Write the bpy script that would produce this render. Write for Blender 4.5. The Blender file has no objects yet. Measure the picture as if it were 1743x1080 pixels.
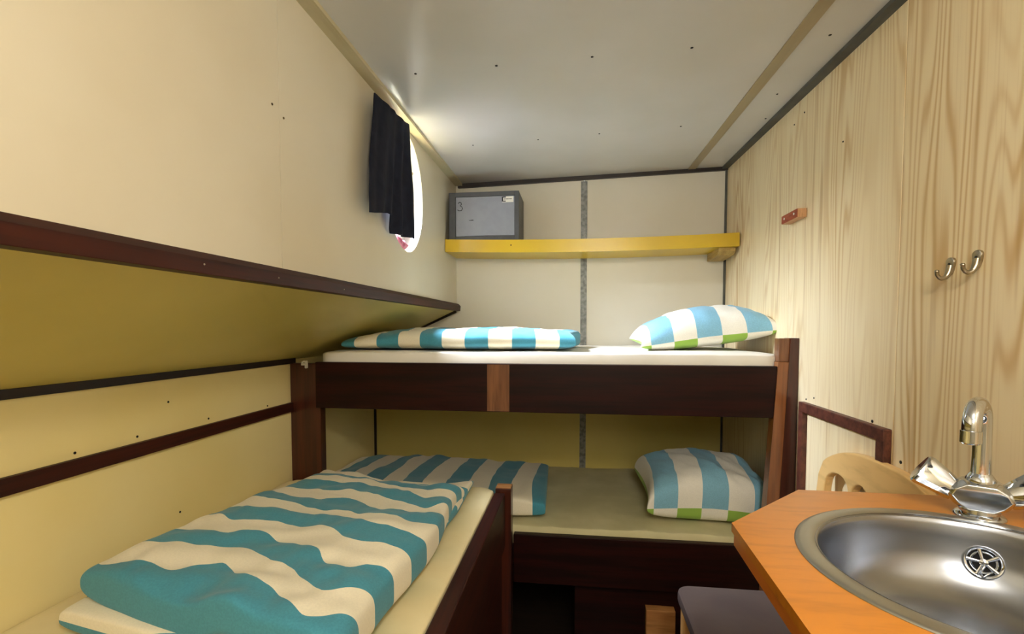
import bpy, bmesh, math
from mathutils import Vector, Matrix, noise
PI = math.pi
C = bpy.context.scene.collection
S = bpy.context.scene

# ------------------------------------------------------------------ camera
YAW, PITCH = 0.12923, -0.04580
right = Vector((math.cos(YAW), math.sin(YAW), 0))
fw0 = Vector((-math.sin(YAW), math.cos(YAW), 0))
fw = fw0 * math.cos(PITCH) + Vector((0, 0, 1)) * math.sin(PITCH)
up = -fw0 * math.sin(PITCH) + Vector((0, 0, 1)) * math.cos(PITCH)
cd = bpy.data.cameras.new('camera'); cam = bpy.data.objects.new('camera', cd); C.objects.link(cam)
m = Matrix.Identity(4)
for i in range(3):
    m[i][0] = right[i]; m[i][1] = up[i]; m[i][2] = -fw[i]
m[2][3] = 1.25
cam.matrix_world = m
cd.sensor_width = 36; cd.lens = 840 / 1743 * 36; cd.shift_y = 56.7 / 1743; cd.clip_start = 0.02
S.camera = cam

# ------------------------------------------------------------------ light
S.view_settings.view_transform = 'Standard'; S.view_settings.look = 'None'
S.view_settings.gamma = 1; S.view_settings.use_curve_mapping = False
S.view_settings.exposure = 0.16
W = bpy.data.worlds.new('sky'); S.world = W; W.use_nodes = True
W.node_tree.nodes['Background'].inputs[0].default_value = (0.86, 0.92, 1.0, 1)
W.node_tree.nodes['Background'].inputs[1].default_value = 6.0

def area(name, loc, target, sx, sy, power, col, spread=PI):
    l = bpy.data.lights.new(name, 'AREA'); l.shape = 'RECTANGLE'; l.size = sx; l.size_y = sy
    l.energy = power; l.color = col; l.spread = spread
    o = bpy.data.objects.new(name, l); C.objects.link(o); o.location = loc
    o.rotation_euler = (Vector(target) - Vector(loc)).to_track_quat('-Z', 'Y').to_euler()
    return o
# ceiling lamp above the camera, added fill light behind, sky outside the porthole
lp = bpy.data.lights.new('ceiling_lamp_light', 'POINT'); lp.energy = 27; lp.color = (1.0, 0.935, 0.81); lp.shadow_soft_size = 0.07
lo = bpy.data.objects.new('ceiling_lamp_light', lp); C.objects.link(lo); lo.location = (0.26, -0.2, 1.90)
area('fill_light', (0.15, -0.86, 1.78), (0.05, 2, 1.15), 0.6, 0.4, 8.0, (1.0, 0.98, 0.95))
area('porthole_daylight', (-1.16, 1.91, 2.25), (-0.70, 1.95, 1.72), 0.55, 0.6, 370, (0.80, 0.88, 1.0))

# ------------------------------------------------------------------ materials
def lin(c):
    c = c / 255.0
    return c / 12.92 if c <= 0.04045 else ((c + 0.055) / 1.055) ** 2.4
def rgb(r, g, b): return (lin(r), lin(g), lin(b), 1)

class NT:
    def __init__(s, name):
        s.m = bpy.data.materials.new(name); s.m.use_nodes = True
        s.t = s.m.node_tree; s.b = s.t.nodes['Principled BSDF']
    def n(s, typ, **k):
        x = s.t.nodes.new(typ)
        for a, v in k.items(): setattr(x, a, v)
        return x
    def l(s, a, b): s.t.links.new(a, b)
    def math(s, op, a, b=None):
        x = s.n('ShaderNodeMath', operation=op)
        for i, v in enumerate((a, b)):
            if v is None: continue
            if isinstance(v, (int, float)): x.inputs[i].default_value = v
            else: s.l(v, x.inputs[i])
        return x.outputs[0]
    def mix(s, f, a, b):
        x = s.n('ShaderNodeMix', data_type='RGBA')
        if isinstance(f, (int, float)): x.inputs[0].default_value = f
        else: s.l(f, x.inputs[0])
        for i, v in ((6, a), (7, b)):
            if isinstance(v, tuple): x.inputs[i].default_value = v
            else: s.l(v, x.inputs[i])
        return x.outputs[2]
    def coords(s, scale, kind='Object'):
        tc = s.n('ShaderNodeTexCoord'); mp = s.n('ShaderNodeMapping'); mp.inputs['Scale'].default_value = scale
        s.l(tc.outputs[kind], mp.inputs[0]); return mp.outputs[0]
    def noise(s, scale, nscale=1.0, detail=3, kind='Object'):
        x = s.n('ShaderNodeTexNoise'); x.inputs['Scale'].default_value = nscale; x.inputs['Detail'].default_value = detail
        s.l(s.coords(scale, kind), x.inputs['Vector']); return x.outputs[0]
    def bump(s, h, strength, dist=0.002):
        x = s.n('ShaderNodeBump'); x.inputs['Strength'].default_value = strength; x.inputs['Distance'].default_value = dist
        s.l(h, x.inputs['Height']); s.l(x.outputs[0], s.b.inputs['Normal'])
    def ramp(s, f, p0, p1):
        x = s.n('ShaderNodeMapRange'); x.inputs[1].default_value = p0; x.inputs[2].default_value = p1
        x.interpolation_type = 'SMOOTHSTEP'
        s.l(f, x.inputs[0]); return x.outputs[0]
    def fin(s, rough=0.5, metal=0.0, spec=None, coat=0):
        s.b.inputs['Roughness'].default_value = rough; s.b.inputs['Metallic'].default_value = metal
        if spec is not None: s.b.inputs['Specular IOR Level'].default_value = spec
        s.b.inputs['Coat Weight'].default_value = coat
        return s.m

def paint(name, col, col2=None, rough=0.45, nscale=2.5, bump=0.0, metal=0.0, spec=None):
    t = NT(name); col2 = col2 or tuple(c * 0.9 for c in col[:3]) + (1,)
    f = t.ramp(t.noise((nscale,) * 3, 1, 4), 0.3, 0.7)
    t.l(t.mix(f, col, col2), t.b.inputs['Base Color'])
    if bump: t.bump(t.noise((60, 60, 60), 1, 3), bump, 0.001)
    return t.fin(rough, metal, spec)

def wood(name, a, b, scale, rough=0.35, coat=0.0, lo=0.3, hi=0.75, spec=None):
    """grain stretched along the axis whose scale is small"""
    t = NT(name)
    f = t.ramp(t.noise(scale, 1, 6), lo, hi)
    g = t.noise(tuple(x * 4 for x in scale), 1, 4)
    c = t.mix(f, a, b)
    c2 = t.mix(t.math('MULTIPLY', t.ramp(g, 0.45, 0.8), 0.5), c, tuple(x * 0.55 for x in b[:3]) + (1,))
    t.l(c2, t.b.inputs['Base Color']); t.bump(g, 0.12, 0.001)
    return t.fin(rough, 0, spec, coat)

def pine(name, phase):
    t = NT(name)
    tc = t.n('ShaderNodeTexCoord'); sp = t.n('ShaderNodeSeparateXYZ'); t.l(tc.outputs['Object'], sp.inputs[0])
    mp = t.n('ShaderNodeMapping'); mp.inputs['Scale'].default_value = (3.0, 8.0, 0.75); mp.inputs['Location'].default_value = (phase, phase * 2.1, phase)
    t.l(tc.outputs['Object'], mp.inputs[0])
    nz = t.n('ShaderNodeTexNoise'); nz.inputs['Scale'].default_value = 1; nz.inputs['Detail'].default_value = 1.5
    t.l(mp.outputs[0], nz.inputs['Vector'])
    f = t.math('ADD', t.math('MULTIPLY', sp.outputs[1], 34.0), t.math('MULTIPLY', nz.outputs[0], 13.0))
    w = t.math('ADD', t.math('MULTIPLY', t.math('SINE', t.math('MULTIPLY', f, 2 * PI)), 0.5), 0.5)
    w = t.math('POWER', w, 2.2)
    amp = t.ramp(t.noise((3, 5, 0.9), 1, 2), 0.33, 0.7)
    fine = t.noise((10, 160, 3.0), 1, 3)
    streak = t.ramp(t.noise((6, 26, 1.3), 1, 2), 0.62, 0.74)
    base = t.mix(t.noise((2, 4, 0.8), 1, 2), rgb(236, 213, 166), rgb(243, 228, 192))
    c = t.mix(t.math('MULTIPLY', w, t.math('ADD', t.math('MULTIPLY', amp, 0.62), 0.12)), base, rgb(200, 158, 92))
    c = t.mix(t.math('MULTIPLY', streak, 0.5), c, rgb(178, 134, 70))
    c = t.mix(t.math('MULTIPLY', t.ramp(fine, 0.5, 0.8), 0.25), c, rgb(196, 156, 96))
    t.l(c, t.b.inputs['Base Color'])
    return t.fin(0.38)

def stripes(name, ca, cb, cc=None):
    """UV.x counts stripes; UV.y > 0.5 marks the underside of a pillow"""
    t = NT(name)
    uv = t.n('ShaderNodeUVMap'); sp = t.n('ShaderNodeSeparateXYZ'); t.l(uv.outputs[0], sp.inputs[0])
    fr = t.math('FRACT', t.math('MULTIPLY', sp.outputs[0], 0.5))
    s = t.math('GREATER_THAN', fr, 0.5)
    weave = t.noise((260, 260, 260), 1, 2)
    white = t.mix(t.ramp(weave, 0.3, 0.7), ca, tuple(x * 0.94 for x in ca[:3]) + (1,))
    blue = t.mix(t.ramp(weave, 0.3, 0.7), cb, tuple(x * 1.15 for x in cb[:3]) + (1,))
    c = t.mix(s, white, blue)
    if cc:
        c2 = t.mix(s, cc, white)
        c = t.mix(t.math('GREATER_THAN', sp.outputs[1], 0.5), c, c2)
    t.l(c, t.b.inputs['Base Color']); t.bump(weave, 0.25, 0.0006)
    m = t.fin(0.9, 0, 0.2); t.b.inputs['Sheen Weight'].default_value = 0.15
    return m

M = {}
M['cream'] = paint('cream_panel', rgb(212, 204, 182), rgb(207, 197, 172), 0.33)
M['cream_yellow'] = paint('yellowed_cream_panel', rgb(242, 226, 168), rgb(237, 218, 152), 0.42)
M['olive'] = paint('olive_panel', rgb(214, 196, 116), rgb(206, 188, 104), 0.35)
M['back'] = paint('back_panel', rgb(224, 219, 204), rgb(219, 213, 194), 0.42)
M['ceiling'] = paint('ceiling_panel', rgb(209, 206, 200), rgb(202, 199, 191), 0.25)
M['cover'] = paint('cover_strip', rgb(168, 152, 118), rgb(158, 142, 108), 0.4)
M['ceil_trim'] = paint('cream_moulding', rgb(196, 184, 148), rgb(180, 168, 130), 0.4)
M['mahog'] = wood('mahogany', rgb(42, 11, 7), rgb(22, 6, 4), (2.0, 30, 30), 0.42, 0.0, spec=0.2)
M['mahog_y'] = wood('mahogany_lengthwise', rgb(64, 24, 13), rgb(38, 12, 7), (30, 1.6, 40), 0.5, 0.0, spec=0.3)
M['mahog_z'] = wood('mahogany_upright', rgb(76, 32, 18), rgb(46, 17, 10), (30, 30, 1.6), 0.32, 0.2)
M['darkwood'] = wood('dark_stained_batten', rgb(36, 22, 14), rgb(20, 12, 8), (30, 2, 40), 0.45)
M['dark_x'] = wood('dark_stained_trim', rgb(34, 20, 14), rgb(18, 11, 8), (2, 30, 40), 0.45)
M['honey'] = wood('varnished_post', rgb(146, 90, 48), rgb(116, 66, 34), (30, 30, 1.5), 0.3, 0.3)
M['patch'] = wood('lighter_wood', rgb(134, 88, 56), rgb(104, 62, 38), (30, 30, 3.0), 0.3, 0.2)
M['raw'] = wood('raw_timber', rgb(196, 142, 84), rgb(164, 108, 58), (3, 30, 30), 0.6)
M['pine_a'] = pine('pine_panel_a', 0.0); M['pine_b'] = pine('pine_panel_b', 3.7); M['pine_c'] = pine('pine_panel_c', 8.3)
M['frame'] = wood('speckled_mahogany', rgb(104, 56, 40), rgb(66, 30, 20), (50, 50, 40), 0.5)
M['grey_strip'] = paint('grey_edge_strip', rgb(86, 86, 78), rgb(60, 62, 58), 0.5, 8)
M['galv'] = paint('galvanised_strip', rgb(140, 142, 138), rgb(96, 98, 96), 0.45, 60, 0.2, 0.3)
M['black'] = paint('shadow_gap', rgb(16, 14, 12), None, 0.8)
M['floor'] = wood('dark_floor', rgb(40, 28, 20), rgb(24, 16, 12), (2, 30, 30), 0.5)
M['sheet'] = paint('white_sheet', rgb(236, 232, 222), rgb(230, 225, 212), 0.85, 6, 0.15, spec=0.2)
M['sheet_y'] = paint('cream_sheet', rgb(236, 222, 178), rgb(228, 212, 164), 0.85, 6, 0.15, spec=0.2)
M['sheet_g'] = paint('crumpled_protector', rgb(216, 208, 166), rgb(200, 192, 148), 0.8, 6, 0.2, spec=0.2)
M['duvet'] = stripes('teal_striped_cotton', rgb(240, 232, 208), rgb(70, 140, 160))
M['pillow'] = stripes('blue_green_striped_cotton', rgb(240, 237, 226), rgb(128, 178, 202), rgb(150, 188, 84))
M['safe_dark'] = paint('charcoal_steel', rgb(74, 76, 80), rgb(66, 68, 72), 0.45, 20)
M['safe_grey'] = paint('grey_steel', rgb(142, 146, 156), rgb(136, 140, 150), 0.4, 20)
M['ink'] = paint('black_marker', rgb(18, 18, 22), None, 0.6)
M['sticker'] = paint('white_sticker', rgb(235, 232, 222), None, 0.5)
M['yellow'] = paint('yellow_laminate', rgb(216, 180, 28), rgb(206, 168, 22), 0.3, 4)
M['chrome'] = paint('chrome', rgb(214, 220, 230), rgb(206, 212, 222), 0.08, 3, 0, 1.0)
M['nickel'] = paint('worn_nickel', rgb(190, 182, 165), rgb(150, 138, 112), 0.28, 60, 0.1, 1.0)
M['steel'] = paint('brushed_steel', rgb(164, 168, 176), rgb(152, 156, 164), 0.27, 6, 0.03, 1.0)
M['flange'] = paint('brushed_steel_rim', rgb(192, 192, 190), rgb(182, 182, 178), 0.36, 6, 0.03, 1.0)
M['hole'] = paint('dark_hole', rgb(8, 8, 8), None, 0.9)
M['counter'] = wood('orange_wood_laminate', rgb(202, 128, 40), rgb(199, 125, 38), (3, 14, 14), 0.28, 0.2, 0.2, 0.9)
M['counter_edge'] = wood('orange_wood_edging', rgb(206, 124, 56), rgb(190, 104, 42), (14, 3, 14), 0.3, 0.2)
M['beech'] = wood('varnished_beech', rgb(236, 194, 128), rgb(232, 188, 120), (20, 2, 8), 0.35, 0.2)
M['beech_z'] = wood('varnished_beech_upright', rgb(226, 174, 108), rgb(216, 160, 92), (30, 30, 2), 0.35, 0.2)
M['cushion'] = paint('mauve_grey_vinyl', rgb(104, 90, 88), rgb(96, 82, 82), 0.5, 8, 0.2)
M['curtain'] = paint('navy_cotton', rgb(30, 32, 44), rgb(24, 25, 36), 0.85, 30, 0.3, spec=0.15)
M['brick'] = wood('reddish_wood_block', rgb(170, 84, 50), rgb(140, 58, 34), (60, 8, 60), 0.6)
M['bracket'] = wood('dull_yellow_wood', rgb(190, 162, 96), rgb(166, 136, 72), (30, 3, 30), 0.5)
M['blockend'] = wood('pale_end_grain', rgb(206, 158, 112), rgb(190, 138, 92), (60, 60, 10), 0.6)
M['plastic'] = paint('white_plastic', rgb(226, 222, 210), None, 0.35)
M['pink'] = paint('pink_cloth', rgb(206, 96, 120), rgb(236, 160, 176), 0.8, 40)
M['white_ring'] = paint('white_recess_lining', rgb(240, 240, 238), rgb(234, 234, 232), 0.4)
M['screw'] = paint('screw_head', rgb(46, 40, 32), rgb(30, 26, 22), 0.5, 50, 0, 0.5)
M['brass_screw'] = paint('rusty_screw_head', rgb(92, 76, 46), rgb(70, 56, 34), 0.5, 50, 0, 0.5)
t = NT('window_glass'); tr = t.n('ShaderNodeBsdfTransparent'); gl = t.n('ShaderNodeBsdfGlossy'); gl.inputs[1].default_value = 0.03
mx = t.n('ShaderNodeMixShader'); mx.inputs[0].default_value = 0.06
t.l(tr.outputs[0], mx.inputs[1]); t.l(gl.outputs[0], mx.inputs[2]); t.l(mx.outputs[0], t.t.nodes['Material Output'].inputs[0])
M['glass'] = t.m

# ------------------------------------------------------------------ helpers
def link(name, bm, mat, parent=None, smooth=False, origin=None, mats=None, autosmooth=None):
    """bm holds world coordinates"""
    bmesh.ops.recalc_face_normals(bm, faces=bm.faces[:])
    me = bpy.data.meshes.new(name)
    loc = Vector((0, 0, 0))
    if parent is not None:
        p = parent; base = Vector((0, 0, 0))
        while p is not None: base += p.location; p = p.parent
        bmesh.ops.translate(bm, verts=bm.verts, vec=-base)
    elif origin is not None:
        loc = Vector(origin); bmesh.ops.translate(bm, verts=bm.verts, vec=-loc)
    bm.to_mesh(me); bm.free()
    for f in me.polygons: f.use_smooth = smooth
    if smooth and autosmooth: me.set_sharp_from_angle(angle=math.radians(autosmooth))
    o = bpy.data.objects.new(name, me); C.objects.link(o); o.location = loc
    me.materials.append(M[mat])
    for x in (mats or []): me.materials.append(M[x])
    if parent is not None: o.parent = parent
    return o

def thing(name, label, cat, loc, group=None):
    o = bpy.data.objects.new(name, None); C.objects.link(o); o.location = loc
    o.empty_display_size = 0.05
    return tag(o, label, cat, group)
def tag(o, label, cat, group=None):
    o['label'] = label; o['category'] = cat
    if group: o['group'] = group
    return o
def struct(name, bm, mat, **k):
    o = link(name, bm, mat, **k)
    if o.parent is None: o['kind'] = 'structure'
    return o

def box(x0, x1, y0, y1, z0, z1, bev=0.0, bm=None, seg=2):
    nb = bmesh.new()
    v = [nb.verts.new((x, y, z)) for x in (x0, x1) for y in (y0, y1) for z in (z0, z1)]
    for f in ((0, 1, 3, 2), (4, 6, 7, 5), (0, 4, 5, 1), (2, 3, 7, 6), (0, 2, 6, 4), (1, 5, 7, 3)):
        nb.faces.new([v[i] for i in f])
    if bev: bmesh.ops.bevel(nb, geom=nb.edges[:], offset=bev, segments=seg, affect='EDGES', profile=0.6)
    return merge(nb, bm)
def merge(nb, bm):
    if bm is None: return nb
    me = bpy.data.meshes.new('tmp'); nb.to_mesh(me); nb.free(); bm.from_mesh(me); bpy.data.meshes.remove(me); return bm
def prism(pts, axis, a, b, bm=None, bev=0.0):
    """pts: 2D outline; extruded along axis from a to b"""
    nb = bmesh.new()
    def P(p, t):
        if axis == 0: return (t, p[0], p[1])
        if axis == 1: return (p[0], t, p[1])
        return (p[0], p[1], t)
    A = [nb.verts.new(P(p, a)) for p in pts]; B = [nb.verts.new(P(p, b)) for p in pts]
    nb.faces.new(A); nb.faces.new(B[::-1])
    n = len(pts)
    for i in range(n): nb.faces.new((A[i], A[(i + 1) % n], B[(i + 1) % n], B[i]))
    bmesh.ops.recalc_face_normals(nb, faces=nb.faces[:])
    if bev: bmesh.ops.bevel(nb, geom=[e for e in nb.edges if e.calc_face_angle(0) > 0.5], offset=bev, segments=2, affect='EDGES', profile=0.6)
    return merge(nb, bm)
def hexa(c8, bm=None):
    """8 corners: bottom loop of four, top loop of four"""
    nb = bmesh.new(); v = [nb.verts.new(c) for c in c8]
    for f in ((0, 1, 2, 3), (4, 5, 6, 7), (0, 1, 5, 4), (1, 2, 6, 5), (2, 3, 7, 6), (3, 0, 4, 7)):
        nb.faces.new([v[i] for i in f])
    return merge(nb, bm)
def tube(pts, rads, seg=16, bm=None, cap=True, flat=1.0):
    nb = bmesh.new(); pts = [Vector(p) for p in pts]
    if not isinstance(rads, (list, tuple)): rads = [rads] * len(pts)
    rings = []; ref = None
    for i, p in enumerate(pts):
        d = (pts[min(i + 1, len(pts) - 1)] - pts[max(i - 1, 0)]).normalized()
        if ref is None:
            ref = Vector((0, 0, 1)) if abs(d.z) < 0.9 else Vector((1, 0, 0))
        a = (ref - d * ref.dot(d)).normalized(); b = d.cross(a); ref = a
        rings.append([nb.verts.new(p + (a * math.cos(t) + b * math.sin(t) * flat) * rads[i]) for t in [2 * PI * k / seg for k in range(seg)]])
    for r, s in zip(rings, rings[1:]):
        for k in range(seg): nb.faces.new((r[k], r[(k + 1) % seg], s[(k + 1) % seg], s[k]))
    if cap: nb.faces.new(rings[0][::-1]); nb.faces.new(rings[-1])
    return merge(nb, bm)
def lathe(prof, center, axis=(0, 0, 1), seg=48, bm=None, close=True):
    """prof: (radius, height) along axis"""
    nb = bmesh.new(); ax = Vector(axis).normalized(); c = Vector(center)
    a = ax.orthogonal().normalized(); b = ax.cross(a); rings = []
    for r, h in prof:
        rings.append([nb.verts.new(c + ax * h + (a * math.cos(t) + b * math.sin(t)) * max(r, 1e-5)) for t in [2 * PI * k / seg for k in range(seg)]])
    for r, s in zip(rings, rings[1:]):
        for k in range(seg): nb.faces.new((r[k], r[(k + 1) % seg], s[(k + 1) % seg], s[k]))
    if close:
        nb.faces.new(rings[0][::-1]); nb.faces.new(rings[-1])
    return merge(nb, bm)
def holed(poly, cen, ra, rb, plane, a, b, n=72):
    """plate with an elliptical hole: poly and hole in 2D, extruded from a to b along the plane's axis"""
    angs = [2 * PI * k / n for k in range(n)] + [math.atan2(p[1] - cen[1], p[0] - cen[0]) % (2 * PI) for p in poly]
    angs = sorted(set(round(x, 6) for x in angs)); nb = bmesh.new()
    def P(p, t):
        if plane == 0: return (t, p[0], p[1])
        return (p[0], p[1], t)
    IN, OUT = [], []
    for t in angs:
        d = (math.cos(t), math.sin(t)); best = 1e9
        rr = 1 / math.sqrt((d[0] / ra) ** 2 + (d[1] / rb) ** 2)
        for i in range(len(poly)):
            p, q = poly[i], poly[(i + 1) % len(poly)]; ex, ey = q[0] - p[0], q[1] - p[1]
            den = d[0] * ey - d[1] * ex
            if abs(den) < 1e-9: continue
            wx, wy = p[0] - cen[0], p[1] - cen[1]
            s = (wx * ey - wy * ex) / den; u = (wx * d[1] - wy * d[0]) / den
            if s > 0 and -1e-5 <= u <= 1 + 1e-5: best = min(best, s)
        IN.append((cen[0] + d[0] * rr, cen[1] + d[1] * rr)); OUT.append((cen[0] + d[0] * best, cen[1] + d[1] * best))
    vs = [[nb.verts.new(P(p, t)) for p in L] for L in (IN, OUT) for t in (a, b)]
    ia, ib, oa, ob = vs; k = len(angs)
    for i in range(k):
        j = (i + 1) % k
        nb.faces.new((ia[i], ia[j], oa[j], oa[i])); nb.faces.new((ib[i], ob[i], ob[j], ib[j]))
        nb.faces.new((ia[i], ib[i], ib[j], ia[j])); nb.faces.new((oa[i], oa[j], ob[j], ob[i]))
    return nb
def fbm(x, y, z=0.0, sc=1.0): return noise.fractal(Vector((x * sc, y * sc, z)), 1.0, 2.0, 3)
def slab(pos, T, base, pu, pv, nu=60, nv=60, uv=None, bump=None, low=0.5, bm=None, under=None):
    """soft slab. pos(u,v)->(x,y); T(u,v) thickness; base(u,v) underside height"""
    nb = bmesh.new(); ul = nb.loops.layers.uv.new('UVMap')
    def e(t, p):
        q = abs(2 * t - 1)
        return max(0.0, 1 - q ** p) ** (1.0 / p)
    def smp(i, n): return 0.5 - 0.5 * math.cos(PI * i / n)
    us = [smp(i, nu) for i in range(nu + 1)]; vs = [smp(j, nv) for j in range(nv + 1)]
    top, bot, par = {}, {}, {}
    for i, u in enumerate(us):
        for j, v in enumerate(vs):
            x, y = pos(u, v); th = T(u, v); E = e(u, pu) * e(v, pv); b0 = base(u, v)
            zm = b0 + th * low
            zt = zm + th * (1 - low) * E + (bump(x, y, u, v) * E if bump else 0)
            zb = zm - th * low * E
            edge = i in (0, nu) or j in (0, nv)
            tv = nb.verts.new((x, y, zm if edge else zt)); top[i, j] = tv; par[tv] = (u, v)
            if edge: bot[i, j] = tv
            else:
                bv = nb.verts.new((x, y, zb)); bot[i, j] = bv; par[bv] = (u, v)
    for i in range(nu):
        for j in range(nv):
            for D, s in ((top, 0), (bot, 1)):
                q = [D[i, j], D[i + 1, j], D[i + 1, j + 1], D[i, j + 1]]
                if s and all(D[k] is top[k] for k in ((i, j), (i + 1, j), (i + 1, j + 1), (i, j + 1))): continue
                if s: q = q[::-1]
                f = nb.faces.new(q)
                for lp in f.loops:
                    u, v = par[lp.vert]
                    lp[ul].uv = ((under(u, v) if (s and under) else uv(u, v)) if uv else u, float(s))
    return merge(nb, bm)
def lerp(a, b, t): return a + (b - a) * t
def interp(xs, ys, x):
    if x <= xs[0]: return ys[0] + (x - xs[0]) * (ys[1] - ys[0]) / (xs[1] - xs[0])
    for k in range(len(xs) - 1):
        if x <= xs[k + 1]: return lerp(ys[k], ys[k + 1], (x - xs[k]) / (xs[k + 1] - xs[k]))
    return ys[-1] + (x - xs[-1]) * (ys[-1] - ys[-2]) / (xs[-1] - xs[-2])

# ------------------------------------------------------------------ room shell
XR, XL, XU, YB, YF = 0.78, -1.17, -0.675, 2.75, -0.90
def ceilz(x, y):
    s = (x - XU) / (XR - XU)
    return lerp(2.052, 2.042 + 0.033 * (y - 1.3), s)
struct('floor', box(XL - 0.1, XR + 0.1, YF - 0.1, YB + 0.1, -0.08, 0.0), 'floor')
# ceiling: a gently cambered panel
bm = bmesh.new(); g = {}
for i in range(9):
    for j in range(13):
        x = lerp(-0.80, XR + 0.08, i / 8); y = lerp(YF - 0.08, YB + 0.08, j / 12)
        g[i, j] = (bm.verts.new((x, y, ceilz(x, y))), bm.verts.new((x, y, ceilz(x, y) + 0.06)))
for i in range(8):
    for j in range(12):
        for k in (0, 1): bm.faces.new([g[i, j][k], g[i + 1, j][k], g[i + 1, j + 1][k], g[i, j + 1][k]])
for i in range(8):
    for j in (0, 12): bm.faces.new([g[i, j][0], g[i + 1, j][0], g[i + 1, j][1], g[i, j][1]])
for j in range(12):
    for i in (0, 8): bm.faces.new([g[i, j][0], g[i, j + 1][0], g[i, j + 1][1], g[i, j][1]])
ceiling = struct('ceiling', bm, 'ceiling', smooth=True, autosmooth=30)
def screw(p, nrm, r, mat, parent):
    link('screw', lathe([(r, -0.001), (r, 0.0012), (r * 0.5, 0.0022), (0, 0.0024)], p, nrm, 12), mat, parent)
for p in [(-0.508, 1.544, 0), (-0.247, 1.529, 0), (0.042, 1.515, 0), (0.323, 1.502, 0), (0.682, 1.484, 0), (-0.456, 2.174, 0), (-0.167, 2.156, 0),
          (0.091, 2.132, 0), (0.415, 2.107, 0), (0.686, 1.853, 0), (0.729, 2.079, 0)]:
    screw((p[0], p[1], ceilz(p[0], p[1])), (0, 0, -1), 0.0042 if p[1] < 1.6 else 0.0034, 'screw', ceiling)

# upper left wall with the porthole opening (two panels with a fine joint)
PC = (1.922, 1.792); PA, PB = 0.213, 0.237
wl = struct('wall_left', holed([(1.072, 1.36), (YB, 1.36), (YB, 2.052), (1.072, 2.052)], PC, PA, PB, 0, XU, XU - 0.014), 'cream')
struct('panel', box(XU - 0.014, XU, YF, 1.0705, 1.36, 2.052), 'cream', parent=wl)
struct('panel_joint', box(XU - 0.02, XU - 0.006, 1.068, 1.075, 1.36, 2.05), 'cover', parent=wl)
for y, z in ((1.045, 1.748), (1.088, 1.735)): screw((XU, y, z), (1, 0, 0), 0.0028, 'brass_screw', wl)
# sloped hull lining under the ledge
hexs = [(XU, YF, 1.35), (XU, YB, 1.35), (XL - 0.03, YB, 1.105), (XL - 0.03, YF, 1.105)]
hs = struct('wall_left_slope', hexa([tuple(Vector(c) + Vector((-0.006, 0, 0.014))) for c in hexs] + hexs), 'olive')
# lower left wall
struct('wall_left_lower', box(XL - 0.02, XL, YF, YB, 0, 1.125), 'cream_yellow')
wlow = bpy.data.objects['wall_left_lower']
for y, z in ((1.28, 1.035), (1.435, 0.958), (1.175, 0.957), (1.008, 0.955), (1.74, 0.951), (1.31, 0.70)):
    screw((XL, y, z), (1, 0, 0), 0.0032, 'screw', wlow)
# hull outside skin closing the upper side
struct('wall_left_hull', holed([(YF, 1.372), (YB, 1.372), (YB, 2.07), (YF, 2.07)], PC, 0.165, 0.185, 0, XU - 0.07, XU - 0.09), 'white_ring')
# right wall: pine boards
segs = [(YF, 1.3215, 'pine_a'), (1.3245, 1.906, 'pine_b'), (1.9075, 1.955, 'pine_c'), (1.9565, 2.63, 'pine_b'), (2.6315, YB, 'pine_c')]
wr = None
for k, (a, b, mt) in enumerate(segs):
    zt = 2.10
    o = struct('wall_right' if wr is None else 'panel', box(XR, XR + 0.014, a, b, 0, zt, 0.0012), mt, parent=wr)
    if wr is None: wr = o
struct('backing', box(XR + 0.006, XR + 0.03, YF, YB, 0, 2.10), 'darkwood', parent=wr)
for y, z, r in ((1.735, 1.018, 0.003), (1.41, 1.002, 0.0042), (1.79, 1.006, 0.003), (1.29, 0.925, 0.0042), (1.395, 0.945, 0.003), (1.72, 0.95, 0.003),
                (1.86, 1.995, 0.003), (1.94, 1.985, 0.003), (1.60, 1.80, 0.0026)):
    screw((XR, y, z), (-1, 0, 0), r, 'screw', wr)
# back wall: two panels and the metal joint strip
wb = struct('wall_back', box(XL - 0.02, 0.038, YB, YB + 0.02, 0, 2.10), 'back')
struct('panel', box(0.040, XR + 0.02, YB, YB + 0.02, 0, 2.11), 'back', parent=wb)
struct('lower_panel', box(XL, XR, YB - 0.003, YB, 0, 1.03), 'olive', parent=wb)  # yellower, darker colour on the back wall below the upper berth
struct('wall_front', box(XL - 0.1, XR + 0.1, YF - 0.03, YF, 0, 2.1), 'cream')
# trims
def strip(name, pts_a, pts_b, mat):   # hexahedron between two quads
    return struct(name, hexa(list(pts_a) + list(pts_b)), mat)
struct('trim_1', box(0.022, 0.056, YB - 0.004, YB, 0.4, 2.045, 0.001), 'galv')
strip('trim_2', [(-0.66, YB - 0.018, 2.030), (XR, YB - 0.018, 2.072), (XR, YB, 2.072), (-0.66, YB, 2.030)],
      [(-0.66, YB - 0.018, 2.056), (XR, YB - 0.018, 2.094), (XR, YB, 2.094), (-0.66, YB, 2.056)], 'dark_x')
struct('trim_3', box(XR - 0.010, XR, YB - 0.010, YB, 0.4, 2.08), 'grey_strip')
struct('trim_4', box(XL, XL + 0.012, YB - 0.012, YB, 0.3, 1.15), 'darkwood')
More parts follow.
